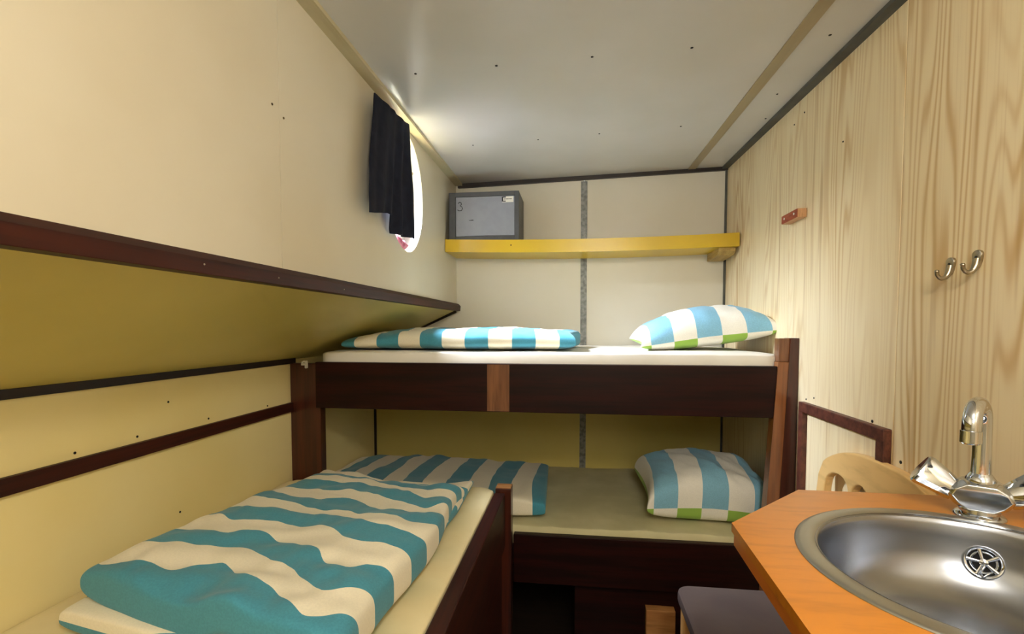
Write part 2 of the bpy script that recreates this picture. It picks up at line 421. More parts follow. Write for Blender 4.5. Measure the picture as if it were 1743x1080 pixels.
# ceiling cover strip, left moulding, grey strip on the right
for nm, xa, xb, th, mt in (('trim_5', 0.578, 0.616, 0.004, 'cover'), ('trim_6', XU, XU + 0.034, 0.012, 'ceil_trim'), ('trim_7', XR - 0.030, XR, 0.012, 'grey_strip')):
    A = [(xa, YF, ceilz(xa, YF) - th), (xb, YF, ceilz(xb, YF) - th), (xb, YB - 0.02, ceilz(xb, YB) - th), (xa, YB - 0.02, ceilz(xa, YB) - th)]
    strip(nm, A, [(p[0], p[1], p[2] + th + 0.004) for p in A], mt)
struct('trim_8', box(XU + 0.034, XU + 0.041, YF, YB - 0.02, 2.040, 2.056), 'ceil_trim')
# ledge board along the left wall
lb = struct('trim_9', prism([(XU - 0.02, 1.345), (XU + 0.022, 1.345), (XU + 0.024, 1.372), (XU + 0.012, 1.385), (XU - 0.02, 1.385)], 1, YF, YB, bev=0.0015), 'mahog_y')
for y, z in ((0.80, 1.362), (1.02, 1.36), (1.33, 1.358)): screw((XU + 0.0225, y, z), (1, 0, 0), 0.0018, 'nickel', lb)
strip('trim_10', [(XU, YB - 0.016, 1.335), (XU, YB - 0.001, 1.335), (XL, YB - 0.001, 1.112), (XL, YB - 0.016, 1.112)],
      [(XU, YB - 0.016, 1.35), (XU, YB - 0.001, 1.35), (XL, YB - 0.001, 1.127), (XL, YB - 0.016, 1.127)], 'darkwood')
struct('trim_11', box(XL, XL + 0.012, YF, 1.92, 1.102, 1.124, 0.002), 'darkwood')
struct('trim_12', box(XL, XL + 0.014, YF, 1.92, 0.904, 0.942, 0.002), 'mahog_y')

# porthole
w1 = struct('window_1', lathe([(0.167, 0), (0.195, 0), (0.195, 0.012), (0.167, 0.012), (0.167, 0)], (XU - 0.07, PC[0], PC[1]), (1, 0, 0), 56, close=False), 'nickel', smooth=True, autosmooth=35)
bm = bmesh.new(); A = []; B = []
for k in range(72):
    t = 2 * PI * k / 72; c, s = math.cos(t), math.sin(t)
    A.append(bm.verts.new((XU - 0.001, PC[0] + PA * c, PC[1] + PB * s))); B.append(bm.verts.new((XU - 0.07, PC[0] + (PA + 0.01) * c, PC[1] + (PB + 0.01) * s)))
for k in range(72): bm.faces.new((A[k], A[(k + 1) % 72], B[(k + 1) % 72], B[k]))
struct('recess_lining', bm, 'white_ring', parent=w1, smooth=True)
struct('pane', lathe([(0, -0.003), (0.168, -0.003), (0.168, 0.003), (0, 0.003)], (XU - 0.078, PC[0], PC[1]), (1, 0, 0), 48), 'glass', parent=w1)
for ang in (34, -38, 146, -146):
    a = math.radians(ang); cy, cz = PC[0] + 0.172 * math.cos(a), PC[1] + 0.190 * math.sin(a)
    bm = tube([(XU - 0.062, cy, cz), (XU - 0.030, cy, cz)], 0.009, 12)
    tube([(XU - 0.040, cy - 0.030, cz - 0.012), (XU - 0.036, cy, cz), (XU - 0.032, cy + 0.026, cz + 0.018)], [0.006, 0.010, 0.006], 10, bm)
    struct('clasp', bm, 'nickel', parent=w1, smooth=True, autosmooth=40)

# ------------------------------------------------------------------ curtain
bm = bmesh.new(); NU, NV = 90, 40; gr = {}
for i in range(NU + 1):
    u = i / NU
    for j in range(NV + 1):
        v = j / NV                                   # 0 top
        zt = lerp(1.992, 2.022, u); zb = interp([0, 0.44, 0.52, 0.60, 1], [1.602, 1.640, 1.640, 1.585, 1.595], u)
        yt = lerp(1.525, 1.845, u); yb = lerp(1.452, 1.868, u)
        y = lerp(yt, yb, v ** 0.8); z = lerp(zt, zb, v)
        amp = lerp(0.006, 0.010, v) * (0.25 + 0.9 * (u > 0.35) * min(1, (u - 0.35) * 4 if u > 0.35 else 0))
        x = XU + 0.036 + amp * (0.3 + 0.7 * v) * math.sin(u * 27 + v * 1.2) + 0.010 * math.sin(u * 6 + 1) * v + 0.004 * fbm(u * 3, v * 2, 1.3)
        gr[i, j] = bm.verts.new((x, y + 0.004 * math.sin(v * 7 + u * 9), z))
for i in range(NU):
    for j in range(NV): bm.faces.new((gr[i, j], gr[i + 1, j], gr[i + 1, j + 1], gr[i, j + 1]))
cur = tag(link('curtain', bm, 'curtain', smooth=True, origin=(XU + 0.036, 1.68, 1.6)), 'dark navy cloth curtain hanging in front of the porthole on the left wall', 'curtain')
sm = cur.modifiers.new('thickness', 'SOLIDIFY'); sm.thickness = 0.004
# pink cloth at the foot of the porthole
bm = slab(lambda u, v: (lerp(XU - 0.055, XU - 0.004, u), lerp(1.83, 1.955, v)), lambda u, v: 0.05, lambda u, v: PC[1] - PB * math.sqrt(max(0, 1 - ((lerp(1.83, 1.955, v) - PC[0]) / PA) ** 2)) + 0.001,
          2.2, 2.2, 20, 24, bump=lambda x, y, u, v: 0.012 * fbm(x, y, 2, 30))
tag(link('pink_cloth', bm, 'pink', smooth=True, origin=(XU - 0.03, 1.89, 1.557)), 'crumpled pink cloth lying at the bottom of the porthole below the curtain', 'cloth')

# ------------------------------------------------------------------ shelf and safe
def sag(x): return 0.013 * (1 - ((x - 0.05) / 0.72) ** 2)
bm = bmesh.new(); n = 24; prev = None
for i in range(n + 1):
    x = lerp(-0.672, 0.772, i / n); s = sag(x)
    r = [bm.verts.new(p) for p in ((x, 2.5, 1.641 - s), (x, 2.5, 1.705 - s), (x, 2.748, 1.705 - s), (x, 2.748, 1.641 - s))]
    if prev:
        for k in range(4): bm.faces.new((prev[k], prev[(k + 1) % 4], r[(k + 1) % 4], r[k]))
    else: bm.faces.new(r)
    prev = r
bm.faces.new(prev[::-1])
bmesh.ops.bevel(bm, geom=[e for e in bm.edges if len(e.link_faces) == 2 and e.calc_face_angle(0) > 0.8], offset=0.003, segments=2, affect='EDGES')
shelf = thing('wall_shelf', 'long sagging yellow laminate shelf across the back wall under the safe', 'shelf', (0.05, 2.62, 1.64))
link('shelf_board', bm, 'yellow', shelf)
pts = [(2.53, 1.641), (2.53, 1.622), (2.56, 1.606), (2.70, 1.600), (2.745, 1.600), (2.745, 1.641)]
link('bracket', prism(pts, 0, 0.685, 0.765, bev=0.003), 'bracket', shelf)
link('screw', lathe([(0.0035, 0), (0.0035, 0.0012), (0, 0.002)], (-0.33, 2.499, 1.668), (0, -1, 0), 12), 'screw', shelf)

sz = 1.6975
safe = thing('safe', 'small dark grey steel safe with a lighter door on the yellow shelf', 'safe', (-0.473, 2.62, sz))
bm = box(-0.655, -0.291, 2.523, 2.738, sz, sz + 0.246, 0.004)
# front rim around the recessed door
for a in ((-0.655, -0.620, sz, sz + 0.246), (-0.313, -0.291, sz, sz + 0.246), (-0.620, -0.313, sz, sz + 0.022), (-0.620, -0.313, sz + 0.224, sz + 0.246)):
    box(a[0], a[1], 2.512, 2.524, a[2], a[3], 0.0015, bm)
link('body', bm, 'safe_dark', safe)
door = link('safe_door', box(-0.6185, -0.3145, 2.5155, 2.524, sz + 0.0235, sz + 0.2225, 0.0015), 'safe_grey', safe)
link('keyhole', prism([(-0.550, sz + 0.105), (-0.530, sz + 0.107), (-0.524, sz + 0.1045), (-0.530, sz + 0.102), (-0.550, sz + 0.103)], 1, 2.5142, 2.5158), 'ink', door)
th = [(-0.607, 0.199), (-0.599, 0.206), (-0.591, 0.203), (-0.589, 0.194), (-0.596, 0.187), (-0.587, 0.182), (-0.583, 0.172), (-0.590, 0.163), (-0.602, 0.162), (-0.610, 0.167)]
link('number', tube([(x, 2.5148, sz + z - 0.008) for x, z in th], 0.0016, 8), 'ink', door)
st = link('sticker', box(-0.378, -0.320, 2.5145, 2.5160, sz + 0.190, sz + 0.219), 'sticker', door)
bm = box(-0.3785, -0.372, 2.5136, 2.5146, sz + 0.193, sz + 0.2185)
box(-0.372, -0.358, 2.5136, 2.5146, sz + 0.2135, sz + 0.2185, 0, bm); box(-0.372, -0.359, 2.5136, 2.5146, sz + 0.193, sz + 0.1975, 0, bm)
for k in range(7): box(-0.368 + k * 0.006, -0.3645 + k * 0.006, 2.5136, 2.5146, sz + 0.2045, sz + 0.2085, 0, bm)
link('print', bm, 'ink', st)

# ------------------------------------------------------------------ bunk bed
YP = 1.86
bunk = thing('bunk_bed', 'dark mahogany built-in bunk bed across the back wall, two berths high', 'bed', (-0.2, 2.3, 0))
link('side_board', box(-1.040, 0.712, YP, YP + 0.028, 0.926, 1.112, 0.003), 'mahog', bunk)
ub = bpy.data.objects['side_board']
link('lighter_patch', box(-0.338, -0.252, YP - 0.0006, YP + 0.002, 0.929, 1.109), 'patch', ub)['label'] = 'lighter patch of wood'  # lighter rectangle of wood colour on the board front
link('side_board', box(-0.236, 0.690, YP, YP + 0.028, 0.262, 0.452, 0.003), 'mahog', bunk)
link('cleat', box(-0.236, 0.690, YP + 0.030, YP + 0.06, 0.425, 0.445, 0.002), 'mahog', bunk)
link('post', box(-1.168, -1.038, 1.892, 1.935, 0, 1.104, 0.003), 'mahog_z', bunk)
p2 = link('post', hexa([(0.700, YP - 0.006, 0), (0.779, YP - 0.006, 0), (0.779, YP + 0.05, 0), (0.700, YP + 0.05, 0),
                        (0.752, YP - 0.006, 1.213), (0.779, YP - 0.006, 1.213), (0.779, YP + 0.05, 1.213), (0.752, YP + 0.05, 1.213)]), 'mahog_z', bunk)
p3 = link('post', hexa([(0.650, YP - 0.004, 0), (0.6995, YP - 0.004, 0), (0.6995, YP + 0.04, 0), (0.650, YP + 0.04, 0),
                        (0.713, YP - 0.004, 1.128), (0.750, YP - 0.004, 1.128), (0.750, YP + 0.04, 1.128), (0.713, YP + 0.04, 1.128)]), 'honey', bunk)
p3['label'] = 'lighter honey-brown varnished post'
link('post_cap', box(0.716, 0.7515, YP + 0.002, YP + 0.045, 1.129, 1.212, 0.002), 'patch', p3)
link('post', box(-0.300, -0.240, 1.818, 1.872, 0, 0.642, 0.003), 'mahog_z', bunk)
link('post_cap', box(-0.299, -0.241, 1.819, 1.871, 0.6422, 0.6452, 0.001), 'raw', bpy.data.objects['post.003'])['label'] = 'pale unstained top of the short post'
link('base_panel', box(0.0, 0.66, 1.90, 1.92, 0, 0.27, 0.002), 'mahog', bunk)
link('base_panel', box(-1.16, -0.62, 2.2, 2.22, 0, 0.40, 0.002), 'mahog', bunk)
link('bed_base', box(-1.035, 0.775, YP + 0.052, 2.745, 0.93, 1.03), 'dark_x', bunk)
link('bed_base', box(-1.16, 0.775, YP + 0.062, 2.745, 0.30, 0.40), 'dark_x', bunk)
tag(link('timber_block', box(0.268, 0.375, 1.862, 1.899, 0.0, 0.188, 0.003), 'raw', origin=(0.32, 1.88, 0.0)), 'short raw pale timber block standing against the dark panel under the lower berth', 'wood block')
# white clip on the left post
cl = thing('wall_clip', 'small white plastic clip at the top of the left bunk post', 'clip', (-1.085, 1.888, 1.095))
bm = box(-1.100, -1.088, 1.886, 1.8915, 1.085, 1.115, 0.001); box(-1.112, -1.096, 1.880, 1.8915, 1.096, 1.106, 0.001, bm)
tube([(-1.092, 1.886, 1.112), (-1.096, 1.876, 1.114), (-1.104, 1.872, 1.108)], 0.003, 8, bm); tube([(-1.092, 1.886, 1.090), (-1.090, 1.878, 1.088)], 0.004, 8, bm)
link('clip_body', bm, 'plastic', cl)

def mattress(name, label, x0, x1, y0, y1, z0, z1, mat, origin, p=14, wr=0.002, slopeleft=False):
    R = 0.055
    def mp(u, v):                       # rounded corners in plan
        x, y = lerp(x0, x1, u), lerp(y0, y1, v)
        cx = min(max(x, x0 + R), x1 - R); cy = min(max(y, y0 + R), y1 - R)
        dx, dy = x - cx, y - cy; d = math.hypot(dx, dy); mm = max(abs(dx), abs(dy))
        if dx and dy: return cx + dx * mm / d, cy + dy * mm / d
        return x, y
    bm = slab(mp, lambda u, v: z1 - z0, lambda u, v: z0, p, p * 1.3, 70, 50,
              bump=lambda x, y, u, v: wr * fbm(x, y, 3, 5) + wr * 0.5 * fbm(x * 1.5, y * 0.6, 7, 18))
    return tag(link(name, bm, mat, smooth=True, origin=origin), label, 'mattress')
mattress('mattress', 'thin mattress under a white sheet on the upper berth of the bunk bed', -1.045, 0.748, 1.890, 2.742, 1.031, 1.156, 'sheet', (-0.15, 2.3, 1.03), 16)
mattress('mattress', 'mattress under a creased white sheet on the lower berth of the bunk bed', -1.030, 0.690, 1.89, 2.742, 0.401, 0.476, 'sheet_g', (-0.2, 2.3, 0.40), 30, 0.006)
# white edge of the fitted sheet along the front and back of the lower berth

# upper duvet, stripes run front to back
SW = 0.0937
def upos(u, v):
    x = lerp(-0.960, 0.0, u); y = lerp(1.925, 2.46, v) + 0.012 * math.sin(u * 9) * (1 - v)
    x -= 0.02 * math.sin(v * 5) * u
    return x, y
def sfun(x0):   # teal where floor(((x - x0)/SW)) is odd
    return lambda x: (x - x0) / SW
us = sfun(-0.251 - SW * 9)
bm = slab(upos, lambda u, v: 0.088 - 0.034 * max(0, 1 - u * 4) - 0.016 * max(0, u - 0.6) + 0.008 * v, lambda u, v: 1.1575, 9, 3.2, 110, 50, uv=lambda u, v: us(lerp(-0.960, 0.0, u)) + 0.12 * fbm(u * 2, v * 2, 5) * v,
          bump=lambda x, y, u, v: 0.010 * fbm(x, y, 4, 5) + 0.004 * fbm(x, y, 6, 16), low=0.42)
tag(link('duvet', bm, 'duvet', smooth=True, origin=(-0.5, 2.2, 1.156)), 'folded blue and white striped duvet at the left end of the upper berth', 'duvet')
# lower duvet
ls = sfun(-0.17 - SW * 14 + SW)
def lpos(u, v):
    y0 = 1.940; x = lerp(-1.150, -0.118, u); x -= 0.022 * v * u
    y = lerp(y0, 2.56, v) + 0.006 * math.sin(u * 14) * (1 - v)
    return x, y
bm = slab(lpos, lambda u, v: 0.098 - 0.02 * v + 0.012 * math.sin(u * 5), lambda u, v: 0.482, 7, 7, 110, 60, uv=lambda u, v: ls(lerp(-1.155, -0.118, u)) + 0.25 * fbm(u * 3, v * 1.2, 9) * v + 0.15 * math.sin(v * 4),
          bump=lambda x, y, u, v: 0.012 * fbm(x, y, 4, 4) + 0.010 * noise.noise(Vector((x * 16, y * 4, 2))), low=0.45)
tag(link('duvet', bm, 'duvet', smooth=True, origin=(-0.6, 2.2, 0.479)), 'teal and white striped duvet spread on the lower berth of the bunk bed', 'duvet')

# pillows
def pillow(label, cx, cy, cz, w, d, th, rx, ry, rz, phase, low, bumpy, pw=2.6):
    bm = slab(lambda u, v: ((u - 0.5) * w * (1 - 0.10 * (1 - (2 * v - 1) ** 2) * (abs(2 * u - 1) ** 2) * 0 - 0.06 * abs(2 * v - 1) ** 3 * 0), (v - 0.5) * d),
              lambda u, v: th * (1 - 0.12 * abs(2 * u - 1)), lambda u, v: -th * low, pw, pw, 70, 60,
              uv=lambda u, v: (u * w) / 0.0937 + phase + 0.10 * fbm(u * 2, v * 2, cx * 5),
              bump=lambda x, y, u, v: bumpy * fbm(x, y, cx * 3, 6) + bumpy * 0.55 * noise.noise(Vector((x * 30 + y * 16, y * 9, cz))) - bumpy * 0.9 * max(0, 0.25 - abs(noise.noise(Vector((x * 7 - y * 9, y * 4 + x * 5, cz + 3))))), low=low)
    # pull the outline in between the corners
    for vt in bm.verts:
        # creases gathered towards the corners
        a, b = vt.co.x / (w / 2), vt.co.y / (d / 2)
        vt.co.x *= 1 - 0.10 * (1 - b * b) * abs(a) ** 3; vt.co.y *= 1 - 0.10 * (1 - a * a) * abs(b) ** 3
    R = Matrix.Rotation(rz, 4, 'Z') @ Matrix.Rotation(ry, 4, 'Y') @ Matrix.Rotation(rx, 4, 'X')
    bmesh.ops.transform(bm, matrix=Matrix.Translation((cx, cy, cz)) @ R, verts=bm.verts)
    zmin = min(v.co.z for v in bm.verts)
    return tag(link('pillow', bm, 'pillow', smooth=True, origin=(cx, cy, zmin)), label, 'pillow')
pillow('blue, white and green striped pillow at the right end of the upper berth', 0.535, 2.26, 1.226, 0.555, 0.42, 0.168, 0.06, -0.13, 0.0, 0.55, 0.30, 0.010)
pillow('plump blue, white and green striped pillow at the right end of the lower berth', 0.532, 2.165, 0.566, 0.505, 0.43, 0.215, 0.10, 0.02, 0.0, 0.72, 0.34, 0.014, 3.6)

# ------------------------------------------------------------------ left bed
lbed = thing('single_bed', 'low single bed with dark mahogany side rail along the left wall', 'bed', (-0.74, 1.0, 0))
link('side_rail', box(-0.303, -0.262, 0.10, 1.816, 0.42, 0.626, 0.004), 'mahog_y', lbed)
link('side_panel', box(-0.300, -0.275, 0.10, 1.816, 0.0, 0.419, 0.002), 'mahog_y', lbed)
link('bed_base', box(-1.165, -0.305, 0.10, 1.88, 0.40, 0.50), 'dark_x', lbed)
link('foot_board', box(-1.165, -0.262, 0.07, 0.098, 0, 0.63, 0.003), 'mahog', lbed)
mattress('mattress', 'mattress under a cream sheet on the single bed along the left wall', -1.162, -0.306, 0.10, 1.872, 0.501, 0.632, 'sheet_y', (-0.73, 1.0, 0.50), 22, 0.003)

SL = [-1, 0, 1, 2, 3, 4, 5, 6]
YLs = [0.70, 0.885, 1.055, 1.195, 1.335, 1.555, 1.72, 1.86]
YRs = [0.55, 0.735, 0.898, 1.095, 1.273, 1.44, 1.58, 1.73]
def dpos(u, v):
    # v from the near fold (0) to the far end (1)
    xl = -1.012 + 0.045 * math.sin(v * PI) + 0.02 * v; xr = lerp(-0.362, -0.378, v) - 0.012 * math.sin(v * 9)
    y0 = lerp(0.872, 0.715, u) - 0.02 * math.sin(u * PI) * 0.5; y1 = lerp(1.83, 1.66, u)
    return lerp(xl, xr, u), lerp(y0, y1, v)
def dst(u, v):
    x, y = dpos(u, v)
    ys = [lerp(a, b, u) for a, b in zip(YLs, YRs)]
    s = interp(ys, SL, y)
    s += 0.16 * math.sin(u * 8.5 + 0.6) * (1 - 0.35 * v) - 0.10 * (u > 0.86) * (u - 0.86) * 12
    s += 0.13 * fbm(x, y, 2, 6) + 0.05 * math.sin(u * 23 + v * 9)
    return max(s, -0.2) * 2 + 1.5
def dT(u, v): return 0.112 - 0.055 * v ** 2.5 + 0.008 * math.sin(u * 7 + 1) + 0.016 * max(0, (u - 0.8) * 5)
def dB(u, v): return 0.030 * math.exp(-((u - 0.62) / 0.09) ** 2) * max(0, 1 - v * 6) + max(0.636, 0.668 - 0.032 * v - 0.022 * max(0, (u - 0.8) * 5))
bm = slab(dpos, dT, dB, 4.2, 7, 110, 130, uv=dst, low=0.45,
          bump=lambda x, y, u, v: 0.018 * fbm(x, y, 4, 4) + 0.009 * noise.noise(Vector((x * 6, y * 18, 3))) + 0.004 * noise.noise(Vector((x * 30, y * 12, 5))))
def d2pos(u, v):
    x = lerp(-1.030, -0.405, u) + 0.01 * v * (1 - u) + 0.04 * u * v * v; y = lerp(lerp(0.842, 0.72, u), lerp(1.80, 1.76, u), v)
    if u > 0.9: x += 0.0
    # pointed far corner by the rail
    k = max(0, u - 0.75) * 4 * max(0, v - 0.8) * 5
    return x - 0.045 * k + 0.02 * k, y + 0.085 * k * k
def d2s(u, v):
    x, y = d2pos(u, v); return (y - 0.85) / 0.094 + 0.6
slab(d2pos, lambda u, v: 0.062 - 0.02 * v, lambda u, v: 0.6335, 5, 8, 70, 70, uv=d2s, low=0.45, under=lambda u, v: 1.5, bump=lambda x, y, u, v: 0.004 * fbm(x, y, 4, 8), bm=bm)
tag(link('duvet', bm, 'duvet', smooth=True, origin=(-0.72, 1.25, 0.633)), 'thick folded teal and white striped duvet on the single bed by the left wall', 'duvet')

# ------------------------------------------------------------------ right wall things
fr = struct('door_1', box(XR - 0.004, XR + 0.002, 1.35, 1.78, 0.30, 0.975), 'pine_c')
bm = hexa([(XR - 0.020, 1.800, 0.25), (XR - 0.020, 1.770, 0.25), (XR, 1.770, 0.25), (XR, 1.800, 0.25), (XR - 0.020, 1.800, 0.996), (XR - 0.020, 1.770, 0.996), (XR, 1.770, 0.996), (XR, 1.800, 0.996)])
box(XR - 0.020, XR, 1.327, 1.360, 0.25, 0.996, 0.003, bm); box(XR - 0.021, XR, 1.3271, 1.7999, 0.964, 0.997, 0.003, bm); box(XR - 0.020, XR, 1.3271, 1.7999, 0.25, 0.283, 0.003, bm)
struct('door_frame', bm, 'frame', parent=fr)

blk = thing('wall_block', 'small reddish wooden block fixed to the pine wall', 'wood block', (XR, 1.89, 1.629))
link('block', box(XR - 0.030, XR - 0.001, 1.822, 1.950, 1.629, 1.659, 0.001), 'blockend', blk)
link('face_plate', box(XR - 0.0325, XR - 0.030, 1.822, 1.950, 1.630, 1.658), 'brick', blk)
for y in (1.845, 1.925): link('screw', lathe([(0.004, 0), (0.004, 0.0015), (0, 0.002)], (XR - 0.0325, y, 1.645), (-1, 0, 0), 12), 'plastic', blk)

def hook(label, y, z):
    t = thing('coat_hook', label, 'hook', (XR, y, z - 0.03), 'nickel coat hooks on the pine wall')
    bm = bmesh.new()
    # teardrop back plate
    prof = []
    for k in range(24):
        a = 2 * PI * k / 24; w = 0.0112 + 0.0028 * math.sin(a)
        prof.append((y + w * math.cos(a), z + 0.008 + (0.013 if math.sin(a) > 0 else 0.024) * math.sin(a)))
    bm = prism(prof, 0, XR - 0.006, XR, bev=0.0018)
    link('plate', bm, 'nickel', t, smooth=True, autosmooth=50)
    pts = [(XR - 0.004, y, z + 0.004), (XR - 0.006, y, z - 0.008), (XR - 0.009, y, z - 0.016), (XR - 0.013, y, z - 0.021), (XR - 0.019, y, z - 0.023), (XR - 0.024, y, z - 0.021), (XR - 0.028, y, z - 0.016), (XR - 0.029, y, z - 0.011)]
    link('arm', tube(pts, [0.007, 0.0066, 0.0056, 0.005, 0.0044, 0.004, 0.0038, 0.0042], 14), 'nickel', t, smooth=True, autosmooth=60)
    link('tip', lathe([(0.0, -0.0038), (0.003, -0.003), (0.0048, 0), (0.003, 0.003), (0, 0.0038)], (XR - 0.0292, y, z - 0.008), (0.3, 0, 1), 14), 'nickel', t, smooth=True)
    link('screw', lathe([(0.0034, 0), (0.0034, 0.0012), (0, 0.002)], (XR - 0.006, y, z + 0.006), (-1, 0, 0), 12), 'screw', t)
hook('left and slightly lower of two nickel coat hooks on the pine wall', 1.150, 1.376)
hook('right and slightly higher of two nickel coat hooks on the pine wall', 1.080, 1.381)

# ------------------------------------------------------------------ worktop, basin, tap
CT = 0.935; SC = (0.537, 0.695)
poly = [(0.251, 0.823), (0.241, 0.52), (0.42, 0.345), (XR - 0.001, 0.345), (XR - 0.001, 1.010), (0.430, 1.010)]
wt = thing('worktop', 'orange-brown wood laminate worktop with cut corners fixed to the pine wall', 'worktop', (0.55, 0.68, CT - 0.04))
link('top_panel', holed(poly, SC, 0.213, 0.213, 2, CT - 0.014, CT), 'counter', wt)
def off(p, d): # move outline inwards towards the middle
    c = Vector((0.6, 0.68)); v = Vector(p) - c; return (c.x + v.x * (1 - d), c.y + v.y * (1 - d)) if p[0] < 0.7 else (p[0], c.y + v.y * (1 - d))
link('lower_panel', holed([off(p, 0.010) for p in poly], SC, 0.213, 0.213, 2, CT - 0.036, CT - 0.0145), 'counter_edge', wt)

sink = thing('wash_basin', 'round stainless steel basin set into the orange worktop', 'sink', (SC[0], SC[1], CT - 0.14))
prof = [(0.0, -0.128), (0.05, -0.127), (0.10, -0.122), (0.14, -0.112), (0.162, -0.098), (0.178, -0.078), (0.187, -0.052), (0.191, -0.025), (0.1935, -0.008), (0.1955, -0.001), (0.199, 0.0022)]
bm = lathe(prof, (SC[0], SC[1], CT), (0, 0, 1), 96, close=False)
bowl = link('bowl', bm, 'steel', sink, smooth=True)
bw = bowl.modifiers.new('thickness', 'SOLIDIFY'); bw.thickness = 0.0008; bw.offset = -1
link('rim', lathe([(0.1985, 0.0018), (0.2025, 0.0034), (0.2115, 0.0036), (0.218, 0.0032), (0.2225, 0.0028), (0.2252, 0.0014), (0.2255, 0.0002), (0.1985, 0.0002), (0.1985, 0.0018)], (SC[0], SC[1], CT), (0, 0, 1), 96, close=False), 'flange', sink, smooth=True, autosmooth=60)
# overflow grating on the far side of the bowl
oc2 = Vector((0.554, 0.740)) * 1.168; d2 = (Vector((SC[0], SC[1])) - oc2).normalized()
tl = 0.30
ax = Vector((d2.x * math.cos(tl), d2.y * math.cos(tl), math.sin(tl)))
oc = Vector((SC[0] - d2.x * 0.1805, SC[1] - d2.y * 0.1805, CT - 0.053))
ofl = link('overflow', lathe([(0.0245, -0.004), (0.0245, 0.001), (0.0230, 0.003), (0.0205, 0.0025), (0.0195, 0.001), (0.0195, -0.003)], oc, ax, 40, close=False), 'chrome', sink, smooth=True, autosmooth=50)
link('overflow_well', lathe([(0.0200, -0.0012), (0.0, -0.0012)], oc, ax, 32, close=False), 'hole', ofl)
a1 = ax.orthogonal().normalized(); b1 = ax.cross(a1)
bm = lathe([(0.0055, -0.001), (0.0055, 0.0024), (0.003, 0.0034), (0, 0.0036)], oc, ax, 20)
for k in range(5):
    t = 2 * PI * k / 5 + 0.4; dd = a1 * math.cos(t) + b1 * math.sin(t)
    tube([oc + dd * 0.004 + ax * 0.001, oc + dd * 0.0202 + ax * 0.001], [0.0022, 0.0036], 8, bm, flat=0.6)
lathe([(0.014, 0.0), (0.0155, 0.0012), (0.017, 0.0)], oc, ax, 36, bm, close=False)
link('grating', bm, 'chrome', ofl, smooth=True, autosmooth=50)
dn = Vector((0, 0, -1)); dn = (dn - ax * dn.dot(ax)).normalized(); sd = dn.cross(ax)
link('chain_hook', tube([oc + ax * 0.004, oc + ax * 0.010 + dn * 0.006, oc + ax * 0.009 + dn * 0.016 + sd * 0.004, oc + ax * 0.005 + dn * 0.022, oc + ax * 0.008 + dn * 0.014 - sd * 0.006], 0.0016, 8), 'chrome', ofl, smooth=True)

# mixer tap: local frame f = towards the basin, s = sideways
TP = Vector((0.668, 0.903, CT))
f = Vector((SC[0] - TP.x, SC[1] - TP.y, 0)).normalized(); s = Vector((-f.y, f.x, 0))   # s points to image right
if s.dot(right) < 0: s = -s
zz = Vector((0, 0, 1))
def L(a, b, c): return TP + s * a + f * b + zz * c
fs = (f * math.cos(0.27) - s * math.sin(0.27))
def LS(b, c): return TP + fs * b + zz * c
tap = thing('mixer_tap', 'chrome mixer tap with swan-neck spout and two faceted handles behind the basin', 'tap', TP)
link('base', lathe([(0.034, 0.0003), (0.034, 0.003), (0.031, 0.006), (0.026, 0.009), (0.025, 0.016)], TP, (0, 0, 1), 40), 'chrome', tap, smooth=True, autosmooth=50)
# rhomboid body
outl = [(-0.020, 0.010), (0.020, 0.010), (0.034, 0.020), (0.046, 0.036), (0.040, 0.050), (0.022, 0.062), (-0.022, 0.062), (-0.040, 0.050), (-0.046, 0.036), (-0.034, 0.020)]
bm = bmesh.new(); F1 = [bm.verts.new(L(a * 0.8, 0.026, 0.036 + (c - 0.036) * 0.8)) for a, c in outl]; F2 = [bm.verts.new(L(a, 0.012, c)) for a, c in outl]
B2 = [bm.verts.new(L(a, -0.012, c)) for a, c in outl]; B1 = [bm.verts.new(L(a * 0.8, -0.022, 0.036 + (c - 0.036) * 0.8)) for a, c in outl]
n = len(outl)
for P, Q in ((F1, F2), (F2, B2), (B2, B1)):
    for k in range(n): bm.faces.new((P[k], P[(k + 1) % n], Q[(k + 1) % n], Q[k]))
bm.faces.new(F1); bm.faces.new(B1[::-1])
bmesh.ops.bevel(bm, geom=bm.edges[:], offset=0.0025, segments=3, affect='EDGES', profile=0.6)
link('body', bm, 'chrome', tap, smooth=True, autosmooth=30)
# spout
link('spout_collar', lathe([(0.020, 0.058), (0.020, 0.064), (0.016, 0.070), (0.0135, 0.074)], TP, (0, 0, 1), 32), 'chrome', tap, smooth=True, autosmooth=50)
pts = [L(0, 0, 0.066), L(0, 0, 0.10), L(0, 0, 0.135), L(0, 0, 0.158)]
Rr = 0.034
for k in range(1, 13):
    a = PI * k / 12; pts.append(LS(Rr - Rr * math.cos(a), 0.158 + Rr * math.sin(a)))
pts.append(LS(2 * Rr, 0.150))
link('spout', tube(pts, [0.0135, 0.0125, 0.012, 0.012] + [0.012] * 13, 24), 'chrome', tap, smooth=True, autosmooth=50)
link('aerator', lathe([(0.0105, 0.012), (0.0135, 0.011), (0.0135, -0.008), (0.0115, -0.010), (0.009, -0.010)], LS(2 * Rr, 0.142), (0, 0, 1), 28), 'chrome', tap, smooth=True, autosmooth=40)
